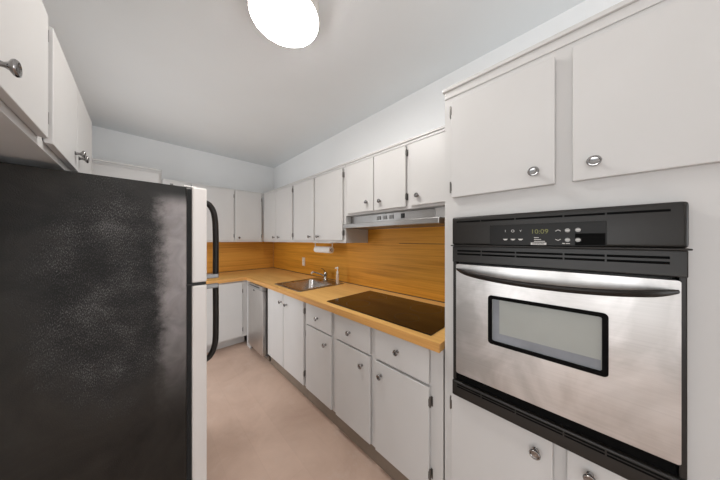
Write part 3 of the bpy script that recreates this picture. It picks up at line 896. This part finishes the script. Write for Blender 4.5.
key('I', 0.1977, 1.4332, 0.011)
key('V', 0.1512, 1.4325, 0.010)
bm = bmesh.new(); lathe(bm, [(0.0035, 0), (0.0035, 0.0004), (0.0048, 0.0004), (0.0048, 0)], (0.9675, 0.1745, 1.4330), (-1, 0, 0), 16)
for f in [f for f in bm.faces if len(f.verts) > 4]: bm.faces.remove(f)
obj('key_print', bm, M['ink'], gl)
for y in (0.1977, 0.1740, 0.1512):
    bm = bmesh.new()                                               # small worn key symbols
    box(bm, 0.9671, 0.9675, y - 0.0068, y + 0.0068, 1.4015, 1.4042); box(bm, 0.9671, 0.9675, y - 0.004, y + 0.004, 1.3990, 1.4015)
    obj('key_print', bm, M['ink'], gl)
bm = text_bm('10:09', 0.0215, face(0.0985, 1.4285, 0.9674)); obj('display_digits', bm, M['lcd'], gl, False, 'dim olive clock digits')
for y0, y1, z in ((0.100, 0.113, 1.4085), (0.094, 0.113, 1.4020), (0.0835, 0.113, 1.3955)):
    bm = bmesh.new(); box(bm, 0.9671, 0.9675, y0, y1, z - 0.0010, z + 0.0010); obj('caption_line', bm, M['ink'], gl)
bm = bmesh.new(); box(bm, 0.9668, 0.9676, 0.0800, 0.1220, 1.3832, 1.3912, 0.0003); npl = obj('nameplate', bm, M['plate'], gl)
bm = text_bm('KENMORE', 0.0068, face(0.1010, 1.3871, 0.9664)); obj('lettering', bm, M['void'], npl)
for z, s in ((1.4311, 1), (1.4005, -1)):
    bm = bmesh.new()
    for q in (-1, 1):
        sweep(bm, [(0.9673, 0.0509 + q * 0.0065, z - s * 0.0022), (0.9673, 0.0509, z + s * 0.0022)], 0.0010, 6)
    obj('arrow_key', bm, M['ink'], gl)
for y, z in ((0.0283, 1.4310), (0.0044, 1.4315), (0.0283, 1.4002), (0.0044, 1.4002)):
    bm = bmesh.new(); lathe(bm, [(0.0064, 0), (0.0064, 0.0006), (0.0, 0.0008)], (0.9672, y, z), (-1, 0, 0), 18)
    k = obj('round_key', bm, M['button'], gl)
    bm = bmesh.new(); box(bm, 0.9659, 0.9664, y - 0.0045, y + 0.0045, z - 0.0010, z + 0.0016); obj('key_print', bm, M['plate'], k)
bm = bmesh.new(); box(bm, 0.9671, 0.9675, 0.0345, 0.0405, 1.3874, 1.3902); box(bm, 0.9671, 0.9675, 0.0225, 0.0325, 1.3876, 1.3896); obj('caption_line', bm, M['ink'], gl)

# oven door
DY0, DY1, DZ0, DZ1 = -0.181, 0.3785, 0.829, 1.2965
bm = bmesh.new()
wy0, wy1, wz0, wz1 = -0.056, 0.252, 1.000, 1.182
outer = [(0.966, y, z) for y, z in rrect(DY0, DY1, DZ0, DZ1, 0.006, 6)]
inner = [(0.966, y, z) for y, z in rrect(wy0, wy1, wz0, wz1, 0.010, 6)]
back = [(0.998, y, z) for _, y, z in outer]
inb = [(0.980, y, z) for _, y, z in inner]
loft(bm, [back, outer, inner, inb], cap_last=False, cap_first=False)
d = obj('door', bm, M['steel_door'], t, True, 'brushed stainless door')
bm = bmesh.new()
a = [(0.9635, y, z) for y, z in rrect(wy0 - 0.003, wy1 + 0.003, wz0 - 0.003, wz1 + 0.003, 0.012, 6)]
a0 = [(0.9655, y, z) for _, y, z in a]
b_ = [(0.9635, y, z) for y, z in rrect(wy0 + 0.010, wy1 - 0.010, wz0 + 0.010, wz1 - 0.010, 0.006, 6)]
c_ = [(0.9700, y, z) for _, y, z in b_]
loft(bm, [a0, a, b_, c_], cap_last=False)
w = obj('window_frame', bm, M['void'], d, False, 'black window gasket')
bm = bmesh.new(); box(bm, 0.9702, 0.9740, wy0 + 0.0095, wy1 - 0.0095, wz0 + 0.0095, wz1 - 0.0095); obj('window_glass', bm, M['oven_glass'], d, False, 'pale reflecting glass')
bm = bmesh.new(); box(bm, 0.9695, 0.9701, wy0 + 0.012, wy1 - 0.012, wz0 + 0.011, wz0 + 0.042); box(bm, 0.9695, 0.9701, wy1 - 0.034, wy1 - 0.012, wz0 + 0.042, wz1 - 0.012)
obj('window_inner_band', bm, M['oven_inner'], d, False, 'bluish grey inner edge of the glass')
# curved handle: bows out of the door and sags a little in the middle
bm = bmesh.new()
path, rad = [], []
for k in range(41):
    u = k / 40
    e = math.sin(PI * u)
    q = abs(2 * u - 1)
    out = 0.056 * (1 - q ** 5)
    path.append((0.9655 - out, 0.374 - u * (0.374 + 0.176), 1.274 - 0.021 * e ** 0.8 - 0.006 * u))
    rad.append(0.0102 * (0.55 + 0.45 * min(1, (1 - q) * 8)))
sweep(bm, path, rad, 18, 0.60, (1, 0, 0.35))
hd = obj('handle', bm, M['handle'], d, True, 'dark glossy bowed handle')
# lower trim with vents
bm = bmesh.new(); box(bm, 0.976, 1.0195, OY0, OY1, 0.719, 0.7845, 0.006, 3); lt = obj('lower_trim', bm, M['oven_black'], t, True)
slots(lt, 0.976, 0.7735, 0.0055, SEG)
slots(lt, 0.976, 0.7640, 0.0055, SEG)
bm = bmesh.new(); box(bm, 0.990, 0.999, OY0 + 0.016, OY1 - 0.016, 0.785, 0.828); obj('door_gap', bm, M['void'], t)

# ---------------------------------------------------------------- ceiling lamp
t = thing('ceiling_lamp', 'round white flush ceiling lamp, glowing', 'ceiling lamp', (0.545, 1.107, ZC))
bm = bmesh.new(); lathe(bm, [(0.170, 0), (0.178, 0.002), (0.178, 0.086), (0.1755, 0.092)], (0.545, 1.107, ZC - 0.0005), (0, 0, -1), 48); obj('lamp_base', bm, M['lamp_pan'], t, True)
bm = bmesh.new(); lathe(bm, [(0.170, 0.0935), (0.1725, 0.0945), (0.1720, 0.098), (0.160, 0.102), (0.10, 0.105), (0.0, 0.106)], (0.545, 1.107, ZC), (0, 0, -1), 48); obj('diffuser', bm, M['lamp'], t, True, 'glowing white diffuser')
